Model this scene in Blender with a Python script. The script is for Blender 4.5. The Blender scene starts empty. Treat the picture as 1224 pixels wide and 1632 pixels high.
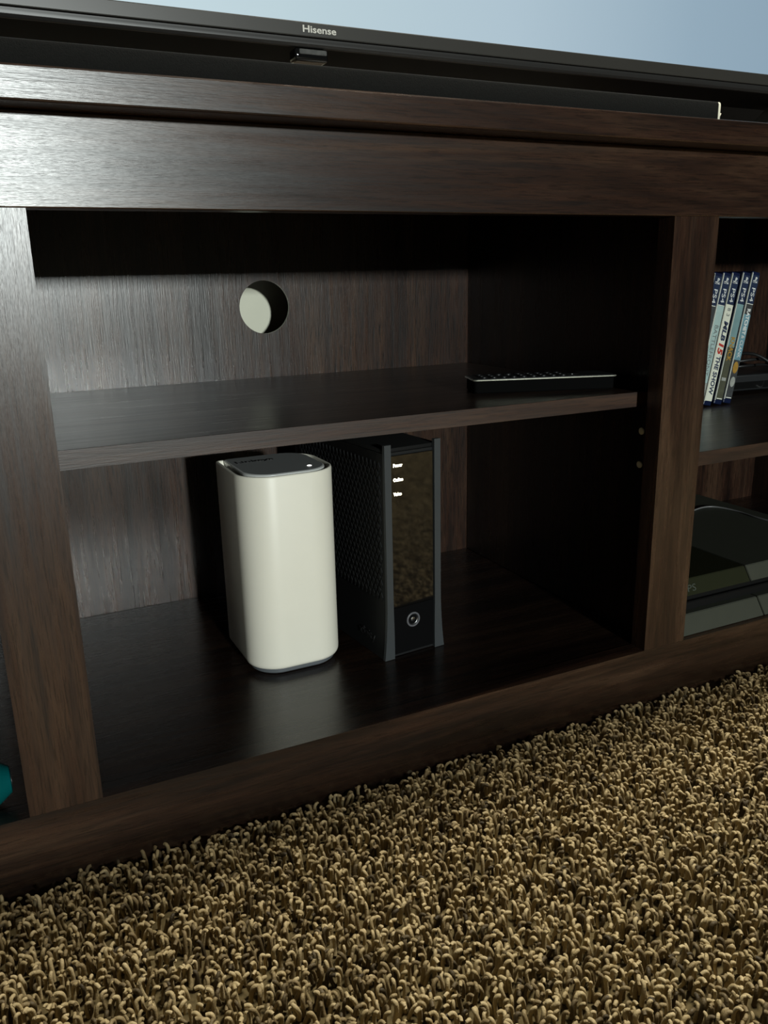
import bpy, bmesh, math, random
from mathutils import Matrix, Vector
import numpy as np

random.seed(7)
rng = np.random.default_rng(7)
sc = bpy.context.scene
COL = sc.collection

# ------------------------------------------------------------------ camera
def look(yaw, pitch, roll):
    f = Vector((math.sin(yaw)*math.cos(pitch), math.cos(yaw)*math.cos(pitch), math.sin(pitch)))
    r = Vector((math.cos(yaw), -math.sin(yaw), 0))
    d = f.cross(r)
    c, s = math.cos(roll), math.sin(roll)
    r2 = c*r + s*d
    d2 = -s*r + c*d
    return Matrix((r2, -d2, -f)).transposed()
cam_data = bpy.data.cameras.new('camera')
cam = bpy.data.objects.new('camera', cam_data)
COL.objects.link(cam)
M = look(math.radians(25.6296), math.radians(-15.9536), math.radians(1.26246)).to_4x4()
M.translation = (0.0, -0.55, 0.408)
cam.matrix_world = M
cam_data.sensor_fit = 'HORIZONTAL'
cam_data.sensor_width = 36.0
cam_data.lens = 36.0*1323.0/1224.0
cam_data.clip_start = 0.01
sc.camera = cam

# ------------------------------------------------------------------ light
sc.view_settings.view_transform = 'Standard'
sc.view_settings.look = 'None'
sc.view_settings.gamma = 1.0
sc.view_settings.use_curve_mapping = False
sc.view_settings.exposure = 0.0

world = bpy.data.worlds.new('room_ambience')
sc.world = world
world.use_nodes = True
bg = world.node_tree.nodes['Background']
bg.inputs['Color'].default_value = (0.92, 1.0, 0.90, 1)
bg.inputs['Strength'].default_value = 0.005

def area(name, loc, target, sx, sy, power, color):
    l = bpy.data.lights.new(name, 'AREA')
    l.shape = 'RECTANGLE'; l.size = sx; l.size_y = sy
    l.energy = power; l.color = color
    o = bpy.data.objects.new(name, l)
    COL.objects.link(o)
    o.location = loc
    o.rotation_euler = (Vector(target)-Vector(loc)).to_track_quat('-Z', 'Y').to_euler()
    return o
# daylight from the small window across the room, low and in front of the stand
area('window_daylight', (0.12, -6.2, 1.225), (0.2, 0.0, 0.35), 0.22, 0.26, 300.0, (0.93, 1.0, 0.97))
# dim ceiling fixture close to the television wall
area('ceiling_fixture', (1.15, 0.04, 2.42), (1.15, 0.04, 0.0), 0.45, 0.45, 86.0, (1.0, 0.95, 0.80))

# ------------------------------------------------------------------ materials
MATS = {}
def new_mat(name):
    m = bpy.data.materials.new(name)
    m.use_nodes = True
    return m, m.node_tree.nodes, m.node_tree.links, m.node_tree.nodes['Principled BSDF']

def plain(name, col, rough=0.5, metal=0.0, spec=0.5, emit=None, estr=0.0, noise=0.08, nscale=60.0, bump=0.0, bscale=300.0):
    """solid colour with a slight procedural mottling"""
    m, N, L, P = new_mat(name)
    tc = N.new('ShaderNodeTexCoord')
    nz = N.new('ShaderNodeTexNoise'); nz.inputs['Scale'].default_value = nscale; nz.inputs['Detail'].default_value = 3
    L.new(tc.outputs['Object'], nz.inputs['Vector'])
    mx = N.new('ShaderNodeMix'); mx.data_type = 'RGBA'
    mx.inputs['A'].default_value = tuple(c*(1-noise) for c in col)+(1,)
    mx.inputs['B'].default_value = tuple(min(1, c*(1+noise)) for c in col)+(1,)
    L.new(nz.outputs['Fac'], mx.inputs['Factor'])
    L.new(mx.outputs['Result'], P.inputs['Base Color'])
    P.inputs['Roughness'].default_value = rough
    P.inputs['Metallic'].default_value = metal
    P.inputs['Specular IOR Level'].default_value = spec
    if emit:
        P.inputs['Emission Color'].default_value = tuple(emit)+(1,)
        P.inputs['Emission Strength'].default_value = estr
    if bump:
        n2 = N.new('ShaderNodeTexNoise'); n2.inputs['Scale'].default_value = bscale
        L.new(tc.outputs['Object'], n2.inputs['Vector'])
        b = N.new('ShaderNodeBump'); b.inputs['Strength'].default_value = bump; b.inputs['Distance'].default_value = 0.0005
        L.new(n2.outputs['Fac'], b.inputs['Height']); L.new(b.outputs['Normal'], P.inputs['Normal'])
    MATS[name] = m
    return m

def wood(name, axis, seed, rough=0.275, spec=0.68, gain=1.0, pore=0.5, bumpk=0.12):
    """dark walnut laminate: long streaks, pores and a fine embossed grain along one axis"""
    m, N, L, P = new_mat(name)
    tc = N.new('ShaderNodeTexCoord')
    def mapped(along, across, off):
        mp = N.new('ShaderNodeMapping')
        sca = [across]*3; sca[axis] = along
        mp.inputs['Scale'].default_value = sca
        mp.inputs['Location'].default_value = (seed*3.7+off, seed*1.9-off, seed*2.3+off*2)
        L.new(tc.outputs['Object'], mp.inputs['Vector'])
        return mp.outputs['Vector']
    def noise(vec, detail=5, rough_=0.6, dist=0.0):
        n = N.new('ShaderNodeTexNoise')
        n.inputs['Scale'].default_value = 1.0
        n.inputs['Detail'].default_value = detail; n.inputs['Roughness'].default_value = rough_
        n.inputs['Distortion'].default_value = dist
        L.new(vec, n.inputs['Vector'])
        return n.outputs['Fac']
    big = noise(mapped(2.2, 26, 0.3), 4, 0.6, 0.8)
    mid = noise(mapped(7, 150, 1.7), 5, 0.65, 0.2)
    fine = noise(mapped(45, 900, 4.1), 3, 0.7)
    def ramp(fac, stops):
        r = N.new('ShaderNodeValToRGB')
        while len(r.color_ramp.elements) < len(stops): r.color_ramp.elements.new(0.5)
        for e, (p, c) in zip(r.color_ramp.elements, stops):
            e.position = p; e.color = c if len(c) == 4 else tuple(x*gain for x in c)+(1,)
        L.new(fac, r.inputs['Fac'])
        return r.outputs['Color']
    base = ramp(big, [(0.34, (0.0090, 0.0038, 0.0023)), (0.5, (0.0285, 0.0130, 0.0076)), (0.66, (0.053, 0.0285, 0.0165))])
    streak = ramp(mid, [(0.30, (0.40, 0.38, 0.38, 1)), (0.52, (1, 1, 1, 1)), (0.72, (1.35, 1.35, 1.35, 1))])
    pores = ramp(fine, [(0.36, (1-pore, 1-pore, 1-pore, 1)), (0.50, (1, 1, 1, 1))])
    def mul(a, b):
        x = N.new('ShaderNodeMix'); x.data_type = 'RGBA'; x.blend_type = 'MULTIPLY'
        x.inputs['Factor'].default_value = 1.0
        L.new(a, x.inputs['A']); L.new(b, x.inputs['B'])
        return x.outputs['Result']
    L.new(mul(mul(base, streak), pores), P.inputs['Base Color'])
    mr = N.new('ShaderNodeMapRange')
    mr.inputs['To Min'].default_value = rough+0.09; mr.inputs['To Max'].default_value = rough-0.07
    L.new(mid, mr.inputs['Value']); L.new(mr.outputs['Result'], P.inputs['Roughness'])
    P.inputs['Specular IOR Level'].default_value = spec
    ad = N.new('ShaderNodeMath'); ad.operation = 'ADD'
    L.new(mid, ad.inputs[0]); L.new(fine, ad.inputs[1])
    b = N.new('ShaderNodeBump'); b.inputs['Strength'].default_value = bumpk; b.inputs['Distance'].default_value = 0.0006
    L.new(ad.outputs[0], b.inputs['Height']); L.new(b.outputs['Normal'], P.inputs['Normal'])
    MATS[name] = m
    return m

wood('wood_counter', 0, 1.0, bumpk=0.2)
wood('wood_top_rail', 0, 2.0, bumpk=0.2)
wood('wood_bottom_rail', 0, 3.0, gain=0.9)
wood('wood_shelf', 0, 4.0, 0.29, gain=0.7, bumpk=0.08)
wood('wood_shelf_edge', 0, 4.5, 0.40, gain=1.25)
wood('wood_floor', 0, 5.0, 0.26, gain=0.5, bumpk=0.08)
wood('wood_stile', 2, 6.0, bumpk=0.2)
wood('wood_stile_b', 2, 7.4)
wood('wood_divider_shaded', 2, 8.0, gain=0.5)  # same laminate, darkened: the shade inside the bays is put into its colour
wood('wood_back', 2, 9.0, pore=0.85, bumpk=0.2)
plain('white_plastic', (0.82, 0.79, 0.68), 0.42, noise=0.02)
plain('grey_plastic', (0.30, 0.31, 0.31), 0.35, noise=0.03)
plain('pale_grey_plastic', (0.62, 0.63, 0.61), 0.3, noise=0.03)
plain('dark_grey_rubber', (0.10, 0.11, 0.12), 0.5)
plain('recess_black', (0.012, 0.012, 0.013), 0.5)
plain('black_plastic', (0.010, 0.011, 0.012), 0.42)
plain('black_matte', (0.006, 0.006, 0.006), 0.75, spec=0.2)
plain('black_velvet', (0.0025, 0.0025, 0.0025), 0.9, spec=0.05)
plain('black_gloss', (0.006, 0.006, 0.006), 0.07)
plain('modem_side', (0.006, 0.0065, 0.007), 0.5, spec=0.35)
plain('modem_fin', (0.040, 0.045, 0.048), 0.45)
plain('modem_lower', (0.0025, 0.0025, 0.0028), 0.6, spec=0.06)
plain('modem_gloss', (0.004, 0.004, 0.004), 0.05, spec=1.0)
plain('button_grey', (0.12, 0.12, 0.13), 0.35)
plain('letter_dark', (0.008, 0.008, 0.008), 0.5)
plain('logo_silver', (0.62, 0.60, 0.54), 0.4)
plain('bezel', (0.032, 0.030, 0.026), 0.35)
plain('bezel_lower', (0.020, 0.019, 0.018), 0.4)
plain('chrome', (0.55, 0.56, 0.57), 0.25, metal=1.0)
plain('nickel', (0.80, 0.78, 0.70), 0.35)
plain('silver_trim', (0.36, 0.36, 0.29), 0.35, metal=0.5)
plain('mat_black', (0.009, 0.009, 0.0085), 0.85, spec=0.06, noise=0.35, nscale=900, bump=0.5, bscale=1800)
plain('mat_white', (0.72, 0.69, 0.56), 0.7)
plain('console_matte', (0.045, 0.048, 0.037), 0.5, spec=0.2, bump=0.15, bscale=2500)
plain('console_gloss', (0.018, 0.020, 0.010), 0.25)
plain('console_slot', (0.004, 0.004, 0.004), 0.5, spec=0.15)
plain('mark_grey', (0.055, 0.065, 0.055), 0.4)
plain('case_blue', (0.007, 0.012, 0.040), 0.25)
plain('tab_blue', (0.016, 0.027, 0.062), 0.4)
plain('paper_white', (0.72, 0.74, 0.66), 0.6)
plain('paper_pale_teal', (0.34, 0.46, 0.44), 0.6, noise=0.2, nscale=90)
plain('paper_cream', (0.66, 0.67, 0.56), 0.6)
plain('paper_teal', (0.16, 0.27, 0.28), 0.6, noise=0.25, nscale=70)
plain('paper_olive', (0.060, 0.062, 0.036), 0.6, noise=0.5, nscale=150)
plain('paper_blue', (0.13, 0.26, 0.31), 0.6, noise=0.2, nscale=80)
plain('paper_dark', (0.035, 0.038, 0.040), 0.6, noise=0.6, nscale=220)
plain('paper_grey', (0.30, 0.31, 0.28), 0.6, noise=0.4, nscale=260)
plain('ink_grey', (0.15, 0.17, 0.17), 0.6)
plain('ink_navy', (0.025, 0.035, 0.075), 0.6)
plain('ink_red', (0.42, 0.030, 0.018), 0.6)
plain('ink_gold', (0.34, 0.19, 0.03), 0.5, noise=0.5, nscale=240)
plain('ink_white', (0.68, 0.70, 0.68), 0.5)
plain('cable_black', (0.014, 0.014, 0.014), 0.35)
plain('cable_grey', (0.14, 0.14, 0.14), 0.4)
plain('teal_plastic', (0.0, 0.085, 0.088), 0.35)
plain('shade_bench_fabric', (0.020, 0.020, 0.022), 0.9, spec=0.1, noise=0.3, nscale=300, bump=0.5, bscale=900)
plain('wall_paint', (0.66, 0.66, 0.54), 0.8, noise=0.03, bump=0.1, bscale=200)
plain('led_white', (0.9, 0.9, 0.9), 0.4, emit=(1, 1, 0.95), estr=1.6)
plain('led_warm', (0.9, 0.9, 0.8), 0.4, emit=(1.0, 0.92, 0.70), estr=3.2)

def screen_mat():
    m, N, L, P = new_mat('screen_picture')
    tc = N.new('ShaderNodeTexCoord')
    sx = N.new('ShaderNodeSeparateXYZ'); L.new(tc.outputs['Object'], sx.inputs[0])
    mr = N.new('ShaderNodeMapRange')
    mr.inputs['From Min'].default_value = -0.36; mr.inputs['From Max'].default_value = 0.87
    L.new(sx.outputs['X'], mr.inputs['Value'])
    r = N.new('ShaderNodeValToRGB')
    st = [(0.0, (0.46, 0.60, 0.66)), (0.48, (0.50, 0.64, 0.70)), (0.64, (0.44, 0.57, 0.66)), (0.80, (0.30, 0.42, 0.52)), (1.0, (0.24, 0.35, 0.45))]
    while len(r.color_ramp.elements) < len(st): r.color_ramp.elements.new(0.5)
    for e, (p, c) in zip(r.color_ramp.elements, st): e.position = p; e.color = c+(1,)
    L.new(mr.outputs['Result'], r.inputs['Fac'])
    P.inputs['Base Color'].default_value = (0.01, 0.01, 0.01, 1)
    P.inputs['Roughness'].default_value = 0.35
    L.new(r.outputs['Color'], P.inputs['Emission Color'])
    P.inputs['Emission Strength'].default_value = 0.92
    MATS['screen_picture'] = m
screen_mat()

def carpet_mats():
    # single yarn tufts: tone varies tuft by tuft, with a twisted-yarn stripe
    m, N, L, P = new_mat('carpet_yarn')
    oi = N.new('ShaderNodeObjectInfo')
    r = N.new('ShaderNodeValToRGB')
    st = [(0.0, (0.045, 0.032, 0.016)), (0.22, (0.22, 0.160, 0.078)), (0.6, (0.42, 0.325, 0.170)), (1.0, (0.54, 0.43, 0.245))]
    while len(r.color_ramp.elements) < len(st): r.color_ramp.elements.new(0.5)
    for e, (p, c) in zip(r.color_ramp.elements, st): e.position = p; e.color = c+(1,)
    L.new(oi.outputs['Random'], r.inputs['Fac'])
    tc = N.new('ShaderNodeTexCoord')
    nz = N.new('ShaderNodeTexNoise'); nz.inputs['Scale'].default_value = 700; nz.inputs['Detail'].default_value = 2
    L.new(tc.outputs['Object'], nz.inputs['Vector'])
    mr = N.new('ShaderNodeMapRange'); mr.inputs['To Min'].default_value = 0.72; mr.inputs['To Max'].default_value = 1.28
    L.new(nz.outputs['Fac'], mr.inputs['Value'])
    mx = N.new('ShaderNodeMix'); mx.data_type = 'RGBA'; mx.blend_type = 'MULTIPLY'; mx.inputs['Factor'].default_value = 1
    L.new(r.outputs['Color'], mx.inputs['A']); L.new(mr.outputs['Result'], mx.inputs['B'])
    L.new(mx.outputs['Result'], P.inputs['Base Color'])
    P.inputs['Roughness'].default_value = 0.6
    P.inputs['Specular IOR Level'].default_value = 0.35
    b = N.new('ShaderNodeBump'); b.inputs['Strength'].default_value = 0.6; b.inputs['Distance'].default_value = 0.0006
    L.new(nz.outputs['Fac'], b.inputs['Height']); L.new(b.outputs['Normal'], P.inputs['Normal'])
    MATS['carpet_yarn'] = m
    plain('carpet_backing', (0.10, 0.075, 0.035), 0.9, spec=0.1, noise=0.6, nscale=220, bump=1.0, bscale=260)
carpet_mats()

# ------------------------------------------------------------------ mesh helpers
def finish(name, bm, mat, parent=None, smooth=False, angle=35):
    me = bpy.data.meshes.new(name)
    bmesh.ops.recalc_face_normals(bm, faces=bm.faces)
    bm.to_mesh(me); bm.free()
    if smooth:
        me.polygons.foreach_set('use_smooth', [True]*len(me.polygons))
        me.set_sharp_from_angle(angle=math.radians(angle))
    me.materials.append(MATS[mat])
    o = bpy.data.objects.new(name, me)
    COL.objects.link(o)
    if parent: o.parent = parent
    return o

def bm_box(bm, x0, x1, y0, y1, z0, z1, bev=0.0, seg=2):
    v = [bm.verts.new(p) for p in ((x0,y0,z0),(x1,y0,z0),(x1,y1,z0),(x0,y1,z0),(x0,y0,z1),(x1,y0,z1),(x1,y1,z1),(x0,y1,z1))]
    fs = [bm.faces.new([v[i] for i in q]) for q in ((0,3,2,1),(4,5,6,7),(0,1,5,4),(1,2,6,5),(2,3,7,6),(3,0,4,7))]
    if bev:
        es = list({e for f in fs for e in f.edges})
        bmesh.ops.bevel(bm, geom=es, offset=bev, segments=seg, affect='EDGES', profile=0.5)

def box(name, x0, x1, y0, y1, z0, z1, mat, parent=None, bev=0.001, seg=2):
    bm = bmesh.new()
    bm_box(bm, x0, x1, y0, y1, z0, z1, bev, seg)
    return finish(name, bm, mat, parent, smooth=bev > 0, angle=15)

def rounded(pts, radii, seg=8):
    """rounded polygon (counter-clockwise corner list) -> list of 2D points"""
    out = []
    n = len(pts)
    for i in range(n):
        p = Vector(pts[i]); a = Vector(pts[i-1]); b = Vector(pts[(i+1) % n]); r = radii[i]
        if r < 1e-5: out.append(p.copy()); continue
        u = (a-p).normalized(); w = (b-p).normalized()
        half = u.angle(w)/2
        t = r/math.tan(half)
        c = p+(u+w).normalized()*(r/math.sin(half))
        s = p+u*t-c; e = p+w*t-c
        ang = s.angle_signed(e)
        for k in range(seg+1):
            q = -ang*k/seg
            out.append(c+Vector((s.x*math.cos(q)-s.y*math.sin(q), s.x*math.sin(q)+s.y*math.cos(q))))
    return out

def loft(bm, rings, cap0=True, cap1=True):
    vs = [[bm.verts.new(p) for p in r] for r in rings]
    n = len(vs[0])
    for a, b in zip(vs, vs[1:]):
        for i in range(n):
            bm.faces.new((a[i], a[(i+1) % n], b[(i+1) % n], b[i]))
    if cap0: bm.faces.new(list(reversed(vs[0])))
    if cap1: bm.faces.new(vs[-1])

def prism_x(name, prof, x0, x1, mat, parent=None, bev=0.0, smooth=False):
    """extrude a (y,z) profile along x"""
    bm = bmesh.new()
    loft(bm, [[(x0, y, z) for y, z in prof], [(x1, y, z) for y, z in prof]])
    if bev: bmesh.ops.bevel(bm, geom=list(bm.edges), offset=bev, segments=2, affect='EDGES', profile=0.5)
    return finish(name, bm, mat, parent, smooth or bev > 0, angle=18 if bev else 35)

def tube(name, pts, r, mat, parent=None, n=8, sub=6):
    """smooth tube through points (Catmull-Rom)"""
    P = [Vector(p) for p in pts]
    Q = [P[0]*2-P[1]]+P+[P[-1]*2-P[-2]]
    path = []
    for i in range(1, len(Q)-2):
        a, b, c, d = Q[i-1:i+3]
        for k in range(sub):
            t = k/sub
            path.append(0.5*((2*b)+(c-a)*t+(2*a-5*b+4*c-d)*t*t+(3*b-a-3*c+d)*t**3))
    path.append(P[-1])
    rings = []
    up = Vector((0, 0, 1))
    for i, p in enumerate(path):
        t = (path[min(i+1, len(path)-1)]-path[max(i-1, 0)]).normalized()
        s = t.cross(up)
        if s.length < 1e-3: s = t.cross(Vector((1, 0, 0)))
        s.normalize(); w = s.cross(t)
        rings.append([p+(s*math.cos(2*math.pi*k/n)+w*math.sin(2*math.pi*k/n))*r for k in range(n)])
    bm = bmesh.new(); loft(bm, rings)
    return finish(name, bm, mat, parent, True, 60)

def lathe(name, prof, mat, parent=None, n=32, mtx=None, angle=35):
    """profile (radius, height) turned about z, then moved by mtx"""
    bm = bmesh.new()
    rings = [[(r*math.cos(2*math.pi*k/n), r*math.sin(2*math.pi*k/n), h) for k in range(n)] for r, h in prof]
    loft(bm, rings)
    if mtx is not None: bm.transform(mtx)
    return finish(name, bm, mat, parent, True, angle)

AX = {'front': Matrix(((1,0,0),(0,0,-1),(0,1,0))),            # text on a face looking to -y
      'top': Matrix(((1,0,0),(0,1,0),(0,0,1))),
      'spine': Matrix(((0,1,0),(0,0,-1),(-1,0,0))),           # reads downwards on a face looking to -y
      'left': Matrix(((0,0,-1),(-1,0,0),(0,1,0)))}            # on a face looking to -x
def text(name, body, size, loc, way, mat, parent, width=None, thick=0.0002, bold=0.0, shear=0.0):
    cu = bpy.data.curves.new(name, 'FONT')
    cu.body = body; cu.size = size; cu.extrude = thick; cu.offset = bold; cu.shear = shear
    cu.resolution_u = 3
    cu.align_x = 'CENTER'; cu.align_y = 'CENTER'
    tmp = bpy.data.objects.new('tmp', cu)
    COL.objects.link(tmp)
    dg = bpy.context.evaluated_depsgraph_get()
    me = bpy.data.meshes.new_from_object(tmp.evaluated_get(dg))
    bpy.data.objects.remove(tmp); bpy.data.curves.remove(cu)
    xs = [v.co.x for v in me.vertices]
    if width and xs:
        k = width/(max(xs)-min(xs))
        me.transform(Matrix.Diagonal((k, 1, 1, 1)))
    T = AX[way].to_4x4(); T.translation = loc
    me.transform(T)
    me.name = name
    me.materials.clear(); me.materials.append(MATS[mat])
    o = bpy.data.objects.new(name, me)
    COL.objects.link(o); o.parent = parent
    return o

def thing(name, label, cat, loc=(0, 0, 0), rot=(0, 0, 0), group=None):
    o = bpy.data.objects.new(name, None)
    o.empty_display_size = 0.05
    COL.objects.link(o)
    o.location = loc; o.rotation_euler = rot
    return tag(o, label, cat, group)
def tag(o, label, cat, group=None):
    o['label'] = label; o['category'] = cat
    if group: o['group'] = group
    return o
def structure(o): o['kind'] = 'structure'; return o

# ------------------------------------------------------------------ the setting
FLOOR = -0.012
bm = bmesh.new(); bm_box(bm, -2.5, 3.5, -7.0, 0.425, FLOOR-0.02, FLOOR)
structure(finish('floor', bm, 'carpet_backing'))
bm = bmesh.new(); bm_box(bm, -2.5, 3.5, 0.425, 0.48, FLOOR-0.02, 2.45)
structure(finish('wall_back', bm, 'wall_paint'))
bm = bmesh.new(); bm_box(bm, -2.5, 3.5, 0.413, 0.4245, FLOOR, 0.085, 0.002)
structure(finish('baseboard_back', bm, 'white_plastic', smooth=True))

# ------------------------------------------------------------------ television stand
XL, XR = -0.527, 1.104
stand = thing('television_stand', 'long dark walnut television stand with open shelf bays on beige carpet', 'tv stand', (0.288, 0.0, FLOOR))
def sp(o):      # parts are modelled in world coordinates; hang them on the stand
    o.parent = stand
    o.matrix_parent_inverse = Matrix.Translation(-Vector(stand.location))
    return o
sp(box('countertop', XL-0.018, XR+0.018, -0.025, 0.421, 0.5022, 0.5204, 'wood_counter', bev=0.0012))
sp(box('top_rail', XL, XR, 0.0, 0.018, 0.4497, 0.5020, 'wood_top_rail', bev=0.0008))
sp(box('bottom_rail', XL, XR, 0.0, 0.018, FLOOR, 0.0552, 'wood_bottom_rail', bev=0))
for (a, b, mt) in ((-0.0105, 0.0378, 'wood_stile'), (0.5378, 0.5880, 'wood_stile_b'), (XL, XL+0.050, 'wood_stile_b'), (XR-0.050, XR, 'wood_stile')):
    sp(box('stile', a, b, 0.0, 0.018, 0.0553, 0.4496, mt, bev=0))
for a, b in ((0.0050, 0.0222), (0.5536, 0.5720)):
    sp(box('divider', a, b, 0.0182, 0.3515, 0.0553, 0.5020, 'wood_divider_shaded', bev=0.0005))
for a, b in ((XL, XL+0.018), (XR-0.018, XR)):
    sp(box('side_panel', a, b, 0.0182, 0.3515, FLOOR, 0.5020, 'wood_divider_shaded', bev=0.0005))
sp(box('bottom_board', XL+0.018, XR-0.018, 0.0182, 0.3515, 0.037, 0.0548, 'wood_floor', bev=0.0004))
def shelf(x0, x1, y0, z1):
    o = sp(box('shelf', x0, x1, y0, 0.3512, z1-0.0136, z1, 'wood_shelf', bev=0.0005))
    e = box('edge_band', x0, x1, y0-0.0006, y0-0.00005, z1-0.0135, z1-0.0001, 'wood_shelf_edge', bev=0.0)
    e.parent = o
    return o
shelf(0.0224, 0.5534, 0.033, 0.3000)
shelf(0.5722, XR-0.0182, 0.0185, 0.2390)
def back_panel(x0, x1, hole=None):
    z0, z1, y0, y1 = 0.030, 0.5020, 0.3520, 0.3552
    if not hole: return sp(box('back_panel', x0, x1, y0, y1, z0, z1, 'wood_back', bev=0))
    cx, cz, r = hole
    angs = [2*math.pi*k/64 for k in range(64)]
    for (px, pz) in ((x0, z0), (x1, z0), (x1, z1), (x0, z1)): angs.append(math.atan2(pz-cz, px-cx) % (2*math.pi))
    angs = sorted(angs)
    bm = bmesh.new()
    inn, out = [], []
    for a in angs:
        c, s = math.cos(a), math.sin(a)
        t = min(((x1-cx)/c if c > 1e-9 else (x0-cx)/c if c < -1e-9 else 1e9), ((z1-cz)/s if s > 1e-9 else (z0-cz)/s if s < -1e-9 else 1e9))
        inn.append((cx+r*c, cz+r*s)); out.append((cx+t*c, cz+t*s))
    R = [[bm.verts.new((p[0], y, p[1])) for p in ring] for y in (y0, y1) for ring in (inn, out)]
    n = len(angs)
    for i in range(n):
        j = (i+1) % n
        bm.faces.new((R[0][i], R[0][j], R[1][j], R[1][i])); bm.faces.new((R[2][i], R[3][i], R[3][j], R[2][j]))
        bm.faces.new((R[0][i], R[2][i], R[2][j], R[0][j])); bm.faces.new((R[1][i], R[1][j], R[3][j], R[3][i]))
    o = sp(finish('back_panel', bm, 'wood_back'))
    o['label'] = 'back board with round cable hole'
    return o
back_panel(XL+0.001, 0.0136)
back_panel(0.0138, 0.5627, (0.2928, 0.3764, 0.0284))
back_panel(0.5629, XR-0.001)
rotx = Matrix.Rotation(math.radians(-90), 4, 'Y')
for z in (0.2615, 0.2294):
    p = lathe('shelf_pin', [(0.0024, -0.004), (0.0024, 0.0004), (0.0033, 0.0005), (0.0033, 0.0016), (0.0022, 0.0024), (0.0006, 0.0026)], 'nickel', n=16,
              mtx=Matrix.Translation((0.5537, 0.0385, z)) @ rotx)
    sp(p); p['label'] = 'small pale metal shelf pin'

# ------------------------------------------------------------------ television
TVY = 0.080
tv = thing('television', 'large flat television with glowing pale blue screen on the countertop', 'television', (0.258, TVY, 0.5210))
def tp(o, par=tv):
    o.parent = par
    o.matrix_parent_inverse = Matrix.Translation(-Vector(tv.location))
    return o
TX0, TX1, TZ0, TZ1 = -0.357, 0.873, 0.5693, 1.285
prof = [(TVY+0.006, TZ0+0.001), (TVY+0.074, TZ0+0.001), (TVY+0.075, TZ0+0.02), (TVY+0.072, TZ0+0.30), (TVY+0.03, TZ0+0.40), (TVY+0.028, TZ1-0.002), (TVY+0.006, TZ1-0.002)]
tp(prism_x('back_shell', prof, TX0+0.004, TX1-0.004, 'black_matte', bev=0.0015))
tp(box('screen', TX0+0.009, TX1-0.009, TVY+0.0016, TVY+0.0058, 0.5830, TZ1-0.009, 'screen_picture', bev=0))
lower = tp(box('bezel_bottom', TX0, TX1, TVY, TVY+0.006, 0.5755, 0.5852, 'bezel', bev=0.0007))
tp(box('bezel_top', TX0, TX1, TVY, TVY+0.006, TZ1-0.010, TZ1, 'bezel', bev=0.0007))
for a, b in ((TX0, TX0+0.010), (TX1-0.010, TX1)):
    tp(box('bezel_side', a, b, TVY, TVY+0.006, 0.5852, TZ1-0.010, 'bezel', bev=0.0007))
tp(prism_x('chin', [(TVY+0.0012, TZ0+0.0058), (TVY+0.0012, TZ0+0.0018), (TVY+0.0032, TZ0), (TVY+0.0058, TZ0), (TVY+0.0058, TZ0+0.0058)], TX0+0.002, TX1-0.002, 'bezel_lower', bev=0.0003))
text('brand_lettering', 'Hisense', 0.0064, (0.2584, TVY-0.0002, 0.5803), 'front', 'logo_silver', lower, width=0.0262, bold=0.00012)
sen = tp(box('sensor', 0.2400, 0.2662, TVY+0.0030, TVY+0.0160, 0.5603, 0.5690, 'black_gloss', bev=0.0020, seg=3))
s2 = tp(box('sensor_window', 0.2432, 0.2650, TVY+0.0022, TVY+0.0050, 0.5645, 0.5682, 'pale_grey_plastic', bev=0.0010), sen); s2.matrix_parent_inverse = Matrix.Identity(4)
MATS['sensor_glass'] = plain('sensor_glass', (0.10, 0.10, 0.095), 0.08, noise=0.7, nscale=180)
s2.data.materials[0] = MATS['sensor_glass']
for cx in (0.258-0.54, 0.258+0.54):
    for sgn in (-1, 1):
        bm = bmesh.new()
        y0, y1 = TVY+0.02, TVY+0.03
        # splayed foot: neck under the shell running down to a flat toe
        a = [(cx-0.012, y0, 0.577), (cx+0.012, y0, 0.577), (cx+0.012, y1+0.01, 0.577), (cx-0.012, y1+0.01, 0.577)]
        yb = TVY+0.035+sgn*0.075
        b = [(cx-0.009, yb-0.014, 0.5240), (cx+0.009, yb-0.014, 0.5240), (cx+0.009, yb+0.014, 0.5240), (cx-0.009, yb+0.014, 0.5240)]
        c = [(x, y, 0.5206) for x, y, _ in b]
        loft(bm, [c, b, a])
        tp(finish('foot', bm, 'black_plastic'))

mb = thing('added_dark_box', 'plain black box added behind the television in place of unclear dark shapes', 'electronics', (0.86, 0.212, 0.5206))  # added box: stands for vague dark shapes and hides the lit wall
box('case', -0.17, 0.17, 0.0, 0.15, 0.004, 0.125, 'black_matte', mb, bev=0.003)
box('front_plate', -0.165, 0.165, -0.002, 0.0, 0.008, 0.120, 'black_matte', mb, bev=0.0008)
for x in (-0.14, 0.14):
    for y in (0.02, 0.13):
        lathe('rubber_foot', [(0.010, 0.0), (0.010, 0.0045)], 'black_matte', mb, n=16, mtx=Matrix.Translation((x, y, 0)))

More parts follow.
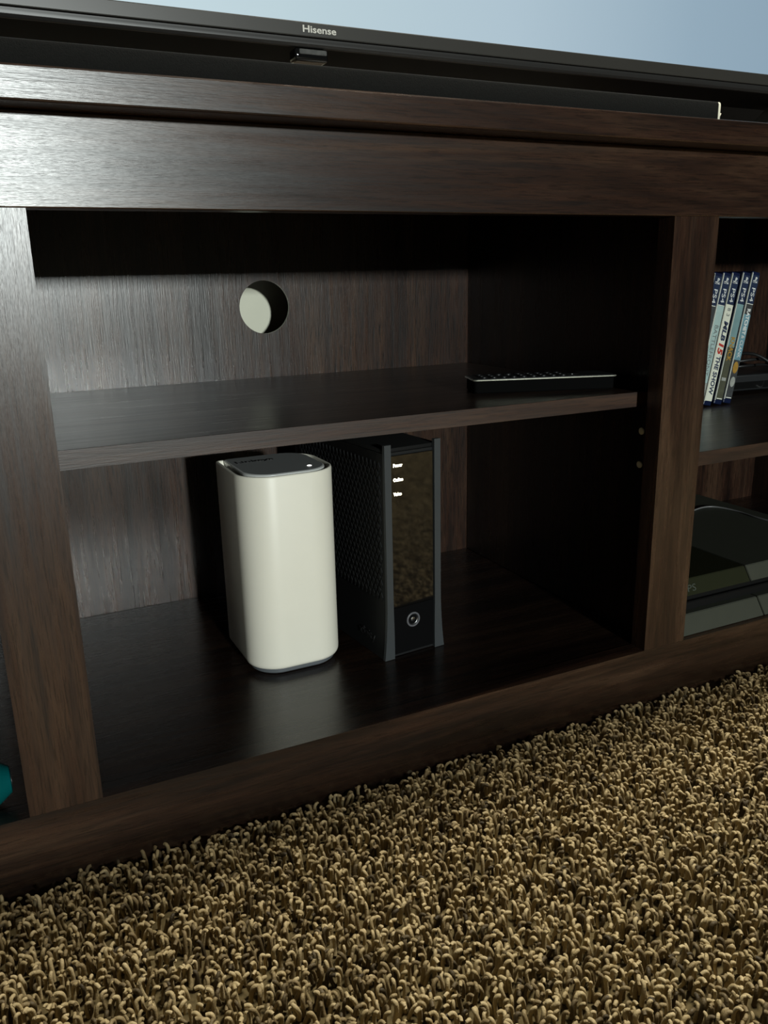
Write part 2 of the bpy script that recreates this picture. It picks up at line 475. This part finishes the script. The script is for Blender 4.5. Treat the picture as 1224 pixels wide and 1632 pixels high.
# ------------------------------------------------------------------ black liner along the front edge of the countertop
liner = thing('shelf_liner', 'black felt liner strip with white core along the countertop front edge', 'liner', (0.1, -0.021, 0.5205))
def lp(o): o.parent = liner; o.matrix_parent_inverse = Matrix.Translation(-Vector(liner.location)); return o
def ell(y0, t, z0, h, back):
    # folded profile: flat on the counter, turned up and rounded at the front
    outer = [(y0+back, z0), (y0, z0), (y0, z0+h-0.002), (y0+0.0006, z0+h-0.0006), (y0+0.002, z0+h)]
    return outer+[(y0+t+0.001, z0+h-0.0002), (y0+t, z0+h-0.002), (y0+t, z0+t), (y0+back, z0+t)]
lp(prism_x('felt_strip', ell(-0.0225, 0.0024, 0.5206, 0.0128, 0.04), -0.50, 0.5530, 'mat_black', smooth=True))
cut = lp(prism_x('white_core', ell(-0.0226, 0.0026, 0.5206, 0.0126, 0.012), 0.5531, 0.5553, 'mat_white', smooth=True))
bm = bmesh.new()
t0 = [(0.5553, -0.0215, 0.5208), (0.5630, -0.0165, 0.5262), (0.5553, -0.0195, 0.5266)]
loft(bm, [t0, [(x, y+0.0008, z) for x, y, z in t0]])
lp(finish('torn_corner', bm, 'mat_white'))

# ------------------------------------------------------------------ white mesh router
FB = 0.0552      # top of the bottom board
router = thing('mesh_router', 'white upright wireless router with grey top beside the black modem', 'router', (0.2334, 0.1615, FB))
def outline(inset, z, grow=0.0):
    hx, hy = 0.0452-inset, 0.0455-inset
    rr = max(0.002, 0.0300-inset)
    pts = [(-hx, -hy), (hx, -hy), (hx, hy), (-hx, hy)]
    return [(p.x, p.y, z) for p in rounded(pts, [rr, rr, rr, max(0.0012, 0.003-inset*0.2)], 12)]
H0, H1 = 0.0062, 0.1880
bm = bmesh.new()
rings = [outline(0.0030, H0), outline(0.0012, H0+0.0006), outline(0.0002, H0+0.0026), outline(0.0, H0+0.005), outline(0.0, H1-0.0016), outline(0.0004, H1-0.0004),
         outline(0.0012, H1), outline(0.0020, H1-0.0002), outline(0.0026, H1-0.0010), outline(0.0030, H1-0.0080)]
loft(bm, rings, True, True)
finish('housing', bm, 'white_plastic', router, True, 50)
bm = bmesh.new()
loft(bm, [outline(0.0065, 0.0003), outline(0.0045, 0.0020), outline(0.0040, H0+0.0002)])
finish('foot_ring', bm, 'dark_grey_rubber', router, True, 40)
bm = bmesh.new(); loft(bm, [outline(0.0031, H1-0.0078), outline(0.0031, H1-0.0066)])
finish('vent_recess', bm, 'recess_black', router)
# floating top plate, nearly touching the rear edge
def plate(inset, z):
    hx, y0, y1 = 0.0380-inset, -0.0418+inset, 0.0425-inset
    pts = [(-hx, y0), (hx, y0), (hx, y1), (-hx, y1)]
    return [(p.x, p.y, z) for p in rounded(pts, [0.024-inset, 0.024-inset, 0.024-inset, 0.002], 12)]
bm = bmesh.new(); loft(bm, [plate(0.0016, H1-0.0066), plate(0.0003, H1-0.0022), plate(0.0, H1-0.0010), plate(0.0002, H1+0.0004), plate(0.0012, H1+0.0010)])
rim = finish('top_plate_rim', bm, 'pale_grey_plastic', router, True, 40)
bm = bmesh.new(); loft(bm, [plate(0.0014, H1+0.0009), plate(0.0016, H1+0.0012)])
tpl = finish('top_plate', bm, 'grey_plastic', router)
text('brand_lettering', 'Linksys', 0.0105, (-0.0150, 0.020, H1+0.0013), 'top', 'letter_dark', tpl, width=0.036, bold=0.0001)
lathe('status_light', [(0.0021, H1+0.0010), (0.0021, H1+0.0015), (0.0012, H1+0.0018)], 'led_white', router, n=16, mtx=Matrix.Translation((0.0225, -0.0250, 0)))

# ------------------------------------------------------------------ black cable modem
modem = thing('cable_modem', 'black upright cable modem with three lit words on glossy front', 'modem', (0.3426, 0.1010, FB), (0, 0, math.radians(5.5)))
MH, MD = 0.2075, 0.185
HW = 0.0303       # half width at the top
def flare(z):     # sides swell outwards towards the base
    t = max(0.0, (0.060-z)/0.060)
    return HW+0.0036*t*t
zs = [0.0, 0.004, 0.012, 0.022, 0.034, 0.048, 0.062, 0.10, 0.15, MH-0.008]
bm = bmesh.new()
loft(bm, [[(-flare(z)+0.0003, 0.004, z), (flare(z)-0.0003, 0.004, z), (flare(z)-0.0003, MD, z), (-flare(z)+0.0003, MD, z)] for z in [0.0002]+zs[1:]])
finish('body', bm, 'modem_side', modem, True, 30)
bm = bmesh.new(); bm_box(bm, -HW+0.0006, HW-0.0006, 0.0045, MD-0.001, MH-0.0079, MH-0.0040, 0.001)
finish('top_cap', bm, 'black_matte', modem, True)
for s in (-1, 1):
    bm = bmesh.new()
    rings = []
    for z in zs[:-1]+[MH-0.004, MH]:
        w = 0.0068+0.0040*max(0.0, (0.055-z)/0.055)**1.4
        xo, xi = s*flare(z), s*(flare(z)-w)
        rings.append([(xo, 0.0, z), (xi, 0.0, z), (xi, 0.0040, z), (xo, 0.0036, z)])
    loft(bm, rings)
    bmesh.ops.bevel(bm, geom=[e for e in bm.edges if e.calc_face_angle(0) > 0.6], offset=0.0005, segments=2, affect='EDGES')
    finish('fin', bm, 'modem_fin', modem, True, 40)
box('front_panel', -0.0231, 0.0231, 0.0016, 0.0062, 0.0505, MH-0.0105, 'modem_gloss', modem, bev=0.0004)
lowp = box('lower_panel', -0.0231, 0.0231, 0.0022, 0.0062, 0.003, 0.0500, 'modem_lower', modem, bev=0.0004)
face = Matrix.Rotation(math.radians(90), 4, 'X')
bt = lathe('button', [(0.0074, -0.003), (0.0074, 0.0010), (0.0068, 0.0014), (0.0060, 0.0013), (0.0055, 0.0002), (0.0055, -0.001)], 'button_grey', modem, n=32,
      mtx=Matrix.Translation((-0.0008, 0.0022, 0.0350)) @ face)
lathe('button_dish', [(0.0054, -0.0030), (0.0054, 0.0006), (0.0042, -0.0004), (0.0026, -0.0007), (0.0022, 0.0004), (0.0012, 0.0007)], 'chrome', bt, n=32,
      mtx=Matrix.Translation((-0.0008, 0.0022, 0.0350)) @ face)
for wd, z, w in (('Power', 0.1878, 0.0098), ('Online', 0.1745, 0.0104), ('Voice', 0.1612, 0.0088)):
    text('lit_word', wd, 0.0042, (-0.0206+w/2, 0.0014, z), 'front', 'led_warm', modem, width=w, bold=0.0002, thick=0.0001)
# raised diamond lattice on the left side: each rib pair is one lozenge frame, far too many to pick apart
bm = bmesh.new()
dx, dz = 0.0072, 0.0125
k = 0
z = 0.062
while z < MH-0.016:
    off = 0.5 if k % 2 else 0.0
    y = 0.0095+off*dx
    while y < MD-0.01:
        xs = -flare(z)
        c = [(y-dx*0.40, z), (y, z-dz*0.40), (y+dx*0.40, z), (y, z+dz*0.40)]
        o = [bm.verts.new((xs-0.0000, yy, zz)) for yy, zz in c]
        i_ = [bm.verts.new((xs-0.0009, y+(yy-y)*0.72, z+(zz-z)*0.72)) for yy, zz in c]
        for q in range(4):
            bm.faces.new((o[q], o[(q+1) % 4], i_[(q+1) % 4], i_[q]))
        bm.faces.new(i_)
        y += dx
    z += dz*0.5; k += 1
lat = finish('side_lattice', bm, 'modem_side', modem)
lat['kind'] = 'stuff'
text('side_lettering', 'xfinity', 0.0125, (-flare(0.015)-0.0002, 0.036, 0.0165), 'left', 'letter_dark', modem, width=0.030, thick=0.0003)

# ------------------------------------------------------------------ remote control on the middle shelf
remote = thing('remote_control', 'slim black remote control with silver edge lying on the shelf', 'remote', (0.4725, 0.0810, 0.3001), (0, 0, math.radians(-18.6)))
RL, RW, RH = 0.138, 0.038, 0.0132
def rr_box(x0, x1, y0, y1, z0, z1, r, e):
    pts = lambda i: [(p.x, p.y) for p in rounded([(x0+i, y0+i), (x1-i, y0+i), (x1-i, y1-i), (x0+i, y1-i)], [max(r-i, 0.0005)]*4, 6)]
    return [[(x, y, z) for x, y in pts(i)] for i, z in ((e, z0), (0, z0+e), (0, z1-e), (e, z1))]
bm = bmesh.new(); loft(bm, rr_box(-RL/2+0.0015, RL/2-0.0015, 0.0015, RW-0.0015, 0, RH-0.0014, 0.004, 0.0012)); finish('body', bm, 'black_velvet', remote, True, 40)
bm = bmesh.new(); loft(bm, rr_box(-RL/2-0.0002, RL/2+0.0002, -0.0002, RW+0.0002, RH-0.0014, RH-0.0002, 0.004, 0.0003)); finish('silver_edge', bm, 'silver_trim', remote, True, 40)
bm = bmesh.new(); loft(bm, rr_box(-RL/2+0.001, RL/2-0.001, 0.001, RW-0.001, RH-0.0003, RH+0.0003, 0.0035, 0.0002)); finish('face_plate', bm, 'black_plastic', remote, True, 40)
for i in range(9):
    for j in range(3):
        if (i in (2, 3) and j == 1): continue
        lathe('button', [(0.0028, RH+0.0002), (0.0028, RH+0.0012), (0.0020, RH+0.0016)], 'black_plastic', remote, n=12,
              mtx=Matrix.Translation((-RL/2+0.012+i*0.0095, 0.009+j*0.010, 0)))
lathe('navigation_ring', [(0.0085, RH+0.0002), (0.0085, RH+0.0014), (0.0070, RH+0.0018), (0.0050, RH+0.0012)], 'black_gloss', remote, n=24,
      mtx=Matrix.Translation((-RL/2+0.098, RW/2, 0)))

# ------------------------------------------------------------------ right bay: game cases
RS = 0.2391        # right shelf top
CH, CD, CT = 0.1640, 0.128, 0.0139
LEAN = math.radians(10.9)
cases = [  # x of the top-left spine corner
    (0.8160, 'leftmost blue game case, mostly hidden behind the wooden stile', 'dark'),
    (0.8308, 'blue game case with pale teal spine and thin grey lettering', 'battle'),
    (0.8458, 'blue game case with cream spine reading MLB 15 The Show', 'mlb'),
    (0.8640, 'blue game case with teal spine fading to olive and gold lettering', 'gold'),
    (0.8802, 'rightmost blue game case with blue spine and white lettering', 'ratchet')]
CY = 0.212
for xt, lab, kind in cases:
    # rests on its lower right edge, leaning to the right
    g = thing('game_case', lab, 'game case', (xt-math.sin(LEAN)*CH, CY, RS+math.sin(LEAN)*CT), (0, LEAN, 0), 'game cases on the right shelf')
    box('shell', 0, CT, 0.0006, CD, 0, CH, 'case_blue', g, bev=0.0012)
    z1, zt = CH-0.004, CH*0.765
    x0, x1 = 0.0012, CT-0.0013
    sp_ = -0.0001
    tab = box('blue_tab', x0, x1, sp_, 0.0008, zt, z1, 'tab_blue', g, bev=0)
    # console emblem: an upright letter over a slanted one, then the console name
    text('emblem', 'P', 0.0068, ((x0+x1)/2+0.0008, sp_-0.0001, z1-0.0050), 'front', 'ink_white', tab, bold=0.0002)
    text('emblem', 'S', 0.0042, ((x0+x1)/2, sp_-0.0001, z1-0.0080), 'front', 'ink_white', tab, width=0.0085)
    text('console_lettering', 'PS4', 0.0085, ((x0+x1)/2, sp_-0.0001, zt+0.0110), 'spine', 'ink_white', tab, width=0.0165)
    def strip(za, zb, mat, name='spine_paper', xa=x0, xb=x1):
        return box(name, xa, xb, sp_, 0.0008, za, zb, mat, g, bev=0)
    xc = (x0+x1)/2
    edge = {'dark': 'paper_grey', 'battle': 'paper_white', 'mlb': 'paper_cream', 'gold': 'paper_white', 'ratchet': 'paper_white'}[kind]
    box('spine_highlight', 0.0001, x0-0.0001, 0.0000, 0.0016, 0.005, CH-0.002, edge, g, bev=0)  # pale strip paints the highlight along the left edge of the spine
    if kind == 'dark':
        strip(0.006, zt-0.0012, 'paper_dark'); strip(zt-0.0010, zt-0.0002, 'paper_white', 'white_line')
    if kind == 'battle':
        p = strip(0.030, zt-0.0012, 'paper_pale_teal'); strip(zt-0.0010, zt-0.0002, 'paper_white', 'white_line'); strip(0.006, 0.0298, 'paper_grey')
        text('title', 'BATTLEFRONT', 0.0085, (xc, sp_-0.0001, 0.070), 'spine', 'ink_grey', p, width=0.062)
    if kind == 'mlb':
        p = strip(0.006, zt-0.0003, 'paper_cream')
        text('title', 'MLB', 0.0095, (xc, sp_-0.0001, 0.0935), 'spine', 'ink_navy', p, width=0.024, bold=0.0004, shear=0.15)
        text('title_number', '15', 0.0115, (xc, sp_-0.0001, 0.0725), 'spine', 'ink_red', p, width=0.0140, bold=0.0005, shear=0.15)
        text('title', 'THE SHOW', 0.0095, (xc, sp_-0.0001, 0.0385), 'spine', 'ink_navy', p, width=0.048, bold=0.0003, shear=0.1)
        text('maker_mark', '8 3', 0.0075, (xc, sp_-0.0001, 0.116), 'spine', 'ink_grey', p, width=0.010)
    if kind == 'gold':
        strip(0.072, zt-0.0003, 'paper_teal'); p = strip(0.006, 0.0718, 'paper_olive')
        text('title', 'KNACK', 0.0100, (xc, sp_-0.0001, 0.070), 'spine', 'ink_gold', p, width=0.030, bold=0.0003)
        box('print_patch', x0+0.002, x1-0.002, sp_-0.0002, 0.0004, 0.030, 0.034, 'paper_grey', g, bev=0)
        box('rating_line', x0+0.001, x1-0.001, sp_-0.0002, 0.0004, 0.0068, 0.0078, 'paper_white', g, bev=0)
    if kind == 'ratchet':
        strip(0.112, zt-0.0012, 'paper_dark'); strip(zt-0.0010, zt-0.0002, 'paper_white', 'white_line')
        p = strip(0.055, 0.1118, 'paper_blue')
        text('title', 'RATCHET', 0.0078, (xc, sp_-0.0003, 0.1030), 'spine', 'ink_white', p, width=0.032, bold=0.0003)
        text('title', '& CLANK', 0.0078, (xc, sp_-0.0003, 0.0720), 'spine', 'ink_white', p, width=0.028)
        q = strip(0.006, 0.0548, 'paper_dark')
        for cx_, cz_, rx_, rz_, mt_ in ((0.0, 0.0455, 0.0045, 0.0075, 'ink_gold'), (0.0005, 0.0275, 0.0042, 0.0065, 'paper_grey')):
            bm = bmesh.new()
            ring = [(xc+cx_+rx_*math.cos(t*math.pi/8), cz_+rz_*math.sin(t*math.pi/8)) for t in range(16)]
            loft(bm, [[(a, sp_, b) for a, b in ring], [(a, sp_-0.0002, b) for a, b in ring]])
            finish('print_patch', bm, mt_, q)
        box('rating_line', x0+0.001, x1-0.001, sp_-0.0002, 0.0004, 0.0068, 0.0078, 'paper_white', g, bev=0)

# ------------------------------------------------------------------ right bay: black box and cables behind the cases
bx = thing('set_top_box', 'low black set-top box behind the game cases under tangled cables', 'electronics', (0.975, 0.262, RS), (0, 0, math.radians(-6)))
box('body', -0.075, 0.085, 0.001, 0.072, 0.004, 0.0265, 'black_plastic', bx, bev=0.0025, seg=3)
box('front_strip', -0.070, 0.080, -0.0006, 0.003, 0.007, 0.0165, 'black_gloss', bx, bev=0.0005)
for x in (-0.062, 0.072):
    for y in (0.010, 0.060):
        lathe('rubber_foot', [(0.005, 0.0001), (0.005, 0.0045)], 'black_matte', bx, n=16, mtx=Matrix.Translation((x, y, 0)))
zb = RS+0.0265
tag(tube('cable', [(0.900, 0.310, zb+0.0025), (0.935, 0.292, zb+0.013), (0.975, 0.278, zb+0.018), (1.010, 0.290, zb+0.014), (1.060, 0.300, zb+0.0025)], 0.0021, 'cable_black'),
    'upper black cable lying across the set-top box', 'cable', 'cables on the set-top box')
tag(tube('cable', [(0.905, 0.322, zb+0.0025), (0.935, 0.300, zb+0.006), (0.970, 0.284, zb+0.009), (1.010, 0.300, zb+0.0065), (1.055, 0.315, zb+0.0025)], 0.0019, 'cable_black'),
    'lower black cable lying flat across the set-top box', 'cable', 'cables on the set-top box')
tag(tube('cable', [(0.930, 0.325, zb+0.0030), (0.950, 0.300, zb+0.022), (0.968, 0.276, zb+0.026), (0.986, 0.258, zb+0.012), (0.992, 0.2485, RS+0.018), (0.994, 0.240, RS+0.0036), (1.005, 0.215, RS+0.0026)], 0.0022, 'cable_black'),
    'black cable looping down over the front of the set-top box', 'cable', 'cables on the set-top box')

# ------------------------------------------------------------------ right bay: game console
cons = thing('game_console', 'black slanted game console with split front on the lower right bay floor', 'game console', (0.592, 0.005, FB))
CWd, seam0 = 0.275, 0.099          # total width, seam position from the left edge at the top
def cy(z): return 0.018*z/0.053    # slanted front
def slab(name, x0, x1, zt0, zt1, inset, mat):
    # sheared slab: front follows the slant, the back too
    bm = bmesh.new()
    d = 0.295
    loft(bm, [[(x0[i], cy(z)+inset, z), (x1[i], cy(z)+inset, z), (x1[i], cy(z)+d-inset, z), (x0[i], cy(z)+d-inset, z)] for i, z in ((0, zt0), (1, zt1))])
    bmesh.ops.bevel(bm, geom=list(bm.edges), offset=0.0006, segments=2, affect='EDGES')
    return finish(name, bm, mat, cons, True)
def sx(z): return seam0+0.016*(0.053-z)/0.053
zu0, zu1, zl0, zl1 = 0.0365, 0.0530, 0.0004, 0.0205
up = slab('upper_left_shell', (0, 0), (sx(zu0)-0.0006, sx(zu1)-0.0006), zu0, zu1, 0, 'console_gloss')
slab('upper_right_shell', (sx(zu0)+0.0006, sx(zu1)+0.0006), (CWd, CWd), zu0, zu1, 0, 'console_matte')
slab('lower_left_shell', (0, 0), (sx(zl0)-0.0006, sx(zl1)-0.0006), zl0, zl1, 0, 'console_matte')
slab('lower_right_shell', (sx(zl0)+0.0006, sx(zl1)+0.0006), (CWd, CWd), zl0, zl1, 0, 'console_matte')
slab('middle_band', (0.004, 0.004), (CWd-0.004, CWd-0.004), zl1-0.0005, zu0+0.0005, 0.008, 'console_slot')
slab('middle_ridge', (0.002, 0.002), (CWd-0.002, CWd-0.002), 0.0272, 0.0296, 0.0035, 'console_slot')
em = text('emblem', 'PS', 0.010, (0, 0, 0), 'front', 'mark_grey', up, width=0.011)
em.location = (0.022, cy(0.0435)-0.0003, 0.0435); em.rotation_euler = (-math.atan(0.018/0.053), 0, 0)
zc = FB+0.053
tag(tube('cable', [(0.690, 0.100, zc+0.0012), (0.730, 0.155, zc+0.0012), (0.777, 0.188, zc+0.0012), (0.812, 0.202, zc+0.0012), (0.834, 0.198, zc+0.0012), (0.843, 0.170, zc+0.0012), (0.841, 0.134, zc+0.0012), (0.845, 0.090, zc+0.0012)], 0.0011, 'cable_grey'),
    'thin cable arching over the top of the game console', 'cable')

# ------------------------------------------------------------------ left bay: teal bottle lying on its side
bt = thing('drink_bottle', 'teal bottle end lying in the left bay at the photo edge', 'bottle', (-0.060, 0.026, FB+0.0172), (0, 0, math.radians(2)))
ry = Matrix.Rotation(math.radians(90), 4, 'Y')
lathe('body', [(0.0115, -0.130), (0.0170, -0.105), (0.0170, 0.010), (0.0170, 0.026), (0.0162, 0.031), (0.0095, 0.0405), (0.0080, 0.0410)], 'teal_plastic', bt, n=40, mtx=ry, angle=25)
lathe('base_ring', [(0.0078, 0.030), (0.0078, 0.0412), (0.0060, 0.0414)], 'black_plastic', bt, n=32, mtx=ry)
lathe('cap', [(0.0130, -0.155), (0.0140, -0.152), (0.0140, -0.131), (0.0130, -0.128)], 'black_plastic', bt, n=32, mtx=ry)

# ------------------------------------------------------------------ added unseen bench: blocks window light from the bottom rail and near carpet
bn = thing('added_shade_bench', 'long low charcoal bench added out of view to shade the foot of the stand', 'bench', (0.45, -1.12, FLOOR))
box('cushion', -1.25, 1.25, -0.22, 0.22, 0.085, 0.205, 'shade_bench_fabric', bn, bev=0.022, seg=4)
box('base', -1.22, 1.22, -0.20, 0.20, 0.020, 0.084, 'shade_bench_fabric', bn, bev=0.006)
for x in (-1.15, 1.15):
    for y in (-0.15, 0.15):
        box('leg', x-0.02, x+0.02, y-0.02, y+0.02, 0.0, 0.021, 'wood_divider_shaded', bn, bev=0.002)

# ------------------------------------------------------------------ carpet pile: curled yarn tufts
def carpet():
    step = 0.0047
    xs = np.arange(-0.95, 1.75, step); ys = np.arange(-1.05, -0.0015, step)
    X, Y = np.meshgrid(xs, ys)
    X = X.ravel()+rng.uniform(-0.5, 0.5, X.size)*step*0.95
    Y = Y.ravel()+rng.uniform(-0.5, 0.5, Y.size)*step*0.95
    Z = FLOOR+0.0005+rng.uniform(-0.0012, 0.0012, X.size)
    Y = np.minimum(Y, -0.003)
    # trodden, clumped pile: soft hollows a centimetre or two wide
    nz = np.zeros(X.size)
    for i in range(26):
        a = rng.uniform(0, 2*np.pi); k = 2*np.pi/rng.uniform(0.012, 0.045)
        nz += np.sin(k*(X*np.cos(a)+Y*np.sin(a))+rng.uniform(0, 6.28))
    nz /= np.sqrt(13.0)
    Z += 0.0016*nz
    # keep the wedge that the frame and a step to either side can see
    thin = rng.uniform(0, 1, X.size) > np.clip(0.13-0.10*nz, 0.0, 0.4)
    keep = (Y > -0.62) | (np.abs(X-0.3) < 0.9)
    keep &= thin & ~((Y < -0.895) & (X > -0.82) & (X < 1.72))      # nothing grows through the bench
    pts = np.stack([X, Y, Z], 1)[keep]
    me = bpy.data.meshes.new('carpet_pile')
    me.vertices.add(len(pts)); me.vertices.foreach_set('co', pts.ravel().astype(np.float32))
    me.update()
    me.materials.append(MATS['carpet_yarn'])
    o = bpy.data.objects.new('carpet_pile', me)
    COL.objects.link(o)
    o['kind'] = 'stuff'
    tag(o, 'thick beige and brown twisted carpet pile in front of the stand', 'carpet')
    ng = bpy.data.node_groups.new('carpet_tufts', 'GeometryNodeTree')
    ng.interface.new_socket('Geometry', in_out='INPUT', socket_type='NodeSocketGeometry')
    ng.interface.new_socket('Geometry', in_out='OUTPUT', socket_type='NodeSocketGeometry')
    N, L = ng.nodes, ng.links
    gi = N.new('NodeGroupInput'); go = N.new('NodeGroupOutput')
    join = N.new('GeometryNodeJoinGeometry')
    shapes = [  # control points of curled yarn ends
        ((0, 0, -0.001), (0.0000, 0, 0.0085), (0.0006, 0.0010, 0.0135), (0.0036, 0.0012, 0.0104)),
        ((0, 0, -0.001), (-0.0012, 0.0006, 0.007), (-0.0014, -0.0010, 0.0128), (0.0016, -0.0022, 0.0118)),
        ((0, 0, -0.001), (0.0016, 0.0010, 0.006), (0.0022, -0.0014, 0.0125), (-0.0026, -0.0006, 0.0106)),
        ((0, 0, -0.001), (0.0004, 0.0014, 0.007), (-0.0010, 0.0018, 0.0138), (0.0004, -0.0030, 0.0108))]
    def vec(v):
        n = N.new('FunctionNodeInputVector'); n.vector = v; return n.outputs[0]
    circ = N.new('GeometryNodeCurvePrimitiveCircle'); circ.inputs['Resolution'].default_value = 7
    circ.inputs['Radius'].default_value = 0.0036
    for c in shapes:
        bz = N.new('GeometryNodeCurvePrimitiveBezierSegment')
        bz.inputs['Resolution'].default_value = 10
        bz.mode = 'POSITION'
        for nm, v in zip(('Start', 'Start Handle', 'End Handle', 'End'), c): bz.inputs[nm].default_value = v
        par = N.new('GeometryNodeSplineParameter')
        fc = N.new('ShaderNodeFloatCurve')
        cv = fc.mapping.curves[0]
        cv.points[0].location = (0, 0.40); cv.points[1].location = (1, 0.34)
        cv.points.new(0.45, 0.62); cv.points.new(0.75, 1.0); cv.points.new(0.90, 0.86)
        fc.mapping.update()
        L.new(par.outputs['Factor'], fc.inputs['Value'])
        sr = bz
        cm = N.new('GeometryNodeCurveToMesh'); cm.inputs['Fill Caps'].default_value = True
        L.new(sr.outputs[0], cm.inputs['Curve']); L.new(circ.outputs[0], cm.inputs['Profile Curve'])
        if 'Scale' in cm.inputs: L.new(fc.outputs[0], cm.inputs['Scale'])
        sm = N.new('GeometryNodeSetShadeSmooth'); L.new(cm.outputs[0], sm.inputs[0])
        mt = N.new('GeometryNodeSetMaterial'); mt.inputs['Material'].default_value = MATS['carpet_yarn']
        L.new(sm.outputs[0], mt.inputs['Geometry'])
        g2i = N.new('GeometryNodeGeometryToInstance'); L.new(mt.outputs[0], g2i.inputs[0])
        L.new(g2i.outputs[0], join.inputs[0])
    iop = N.new('GeometryNodeInstanceOnPoints')
    L.new(gi.outputs[0], iop.inputs['Points']); L.new(join.outputs[0], iop.inputs['Instance'])
    iop.inputs['Pick Instance'].default_value = True
    ri = N.new('FunctionNodeRandomValue'); ri.data_type = 'INT'
    ri.inputs[4].default_value = 0; ri.inputs[5].default_value = 3; ri.inputs['Seed'].default_value = 5
    L.new(ri.outputs[2], iop.inputs['Instance Index'])
    rv = N.new('FunctionNodeRandomValue'); rv.data_type = 'FLOAT_VECTOR'
    rv.inputs[0].default_value = (-0.26, -0.26, 0); rv.inputs[1].default_value = (0.26, 0.26, 6.283); rv.inputs['Seed'].default_value = 11
    L.new(rv.outputs[0], iop.inputs['Rotation'])
    rs = N.new('FunctionNodeRandomValue'); rs.data_type = 'FLOAT'
    rs.inputs[2].default_value = 0.78; rs.inputs[3].default_value = 1.12; rs.inputs['Seed'].default_value = 23
    L.new(rs.outputs[1], iop.inputs['Scale'])
    L.new(iop.outputs[0], go.inputs[0])
    md = o.modifiers.new('tufts', 'NODES'); md.node_group = ng
carpet()
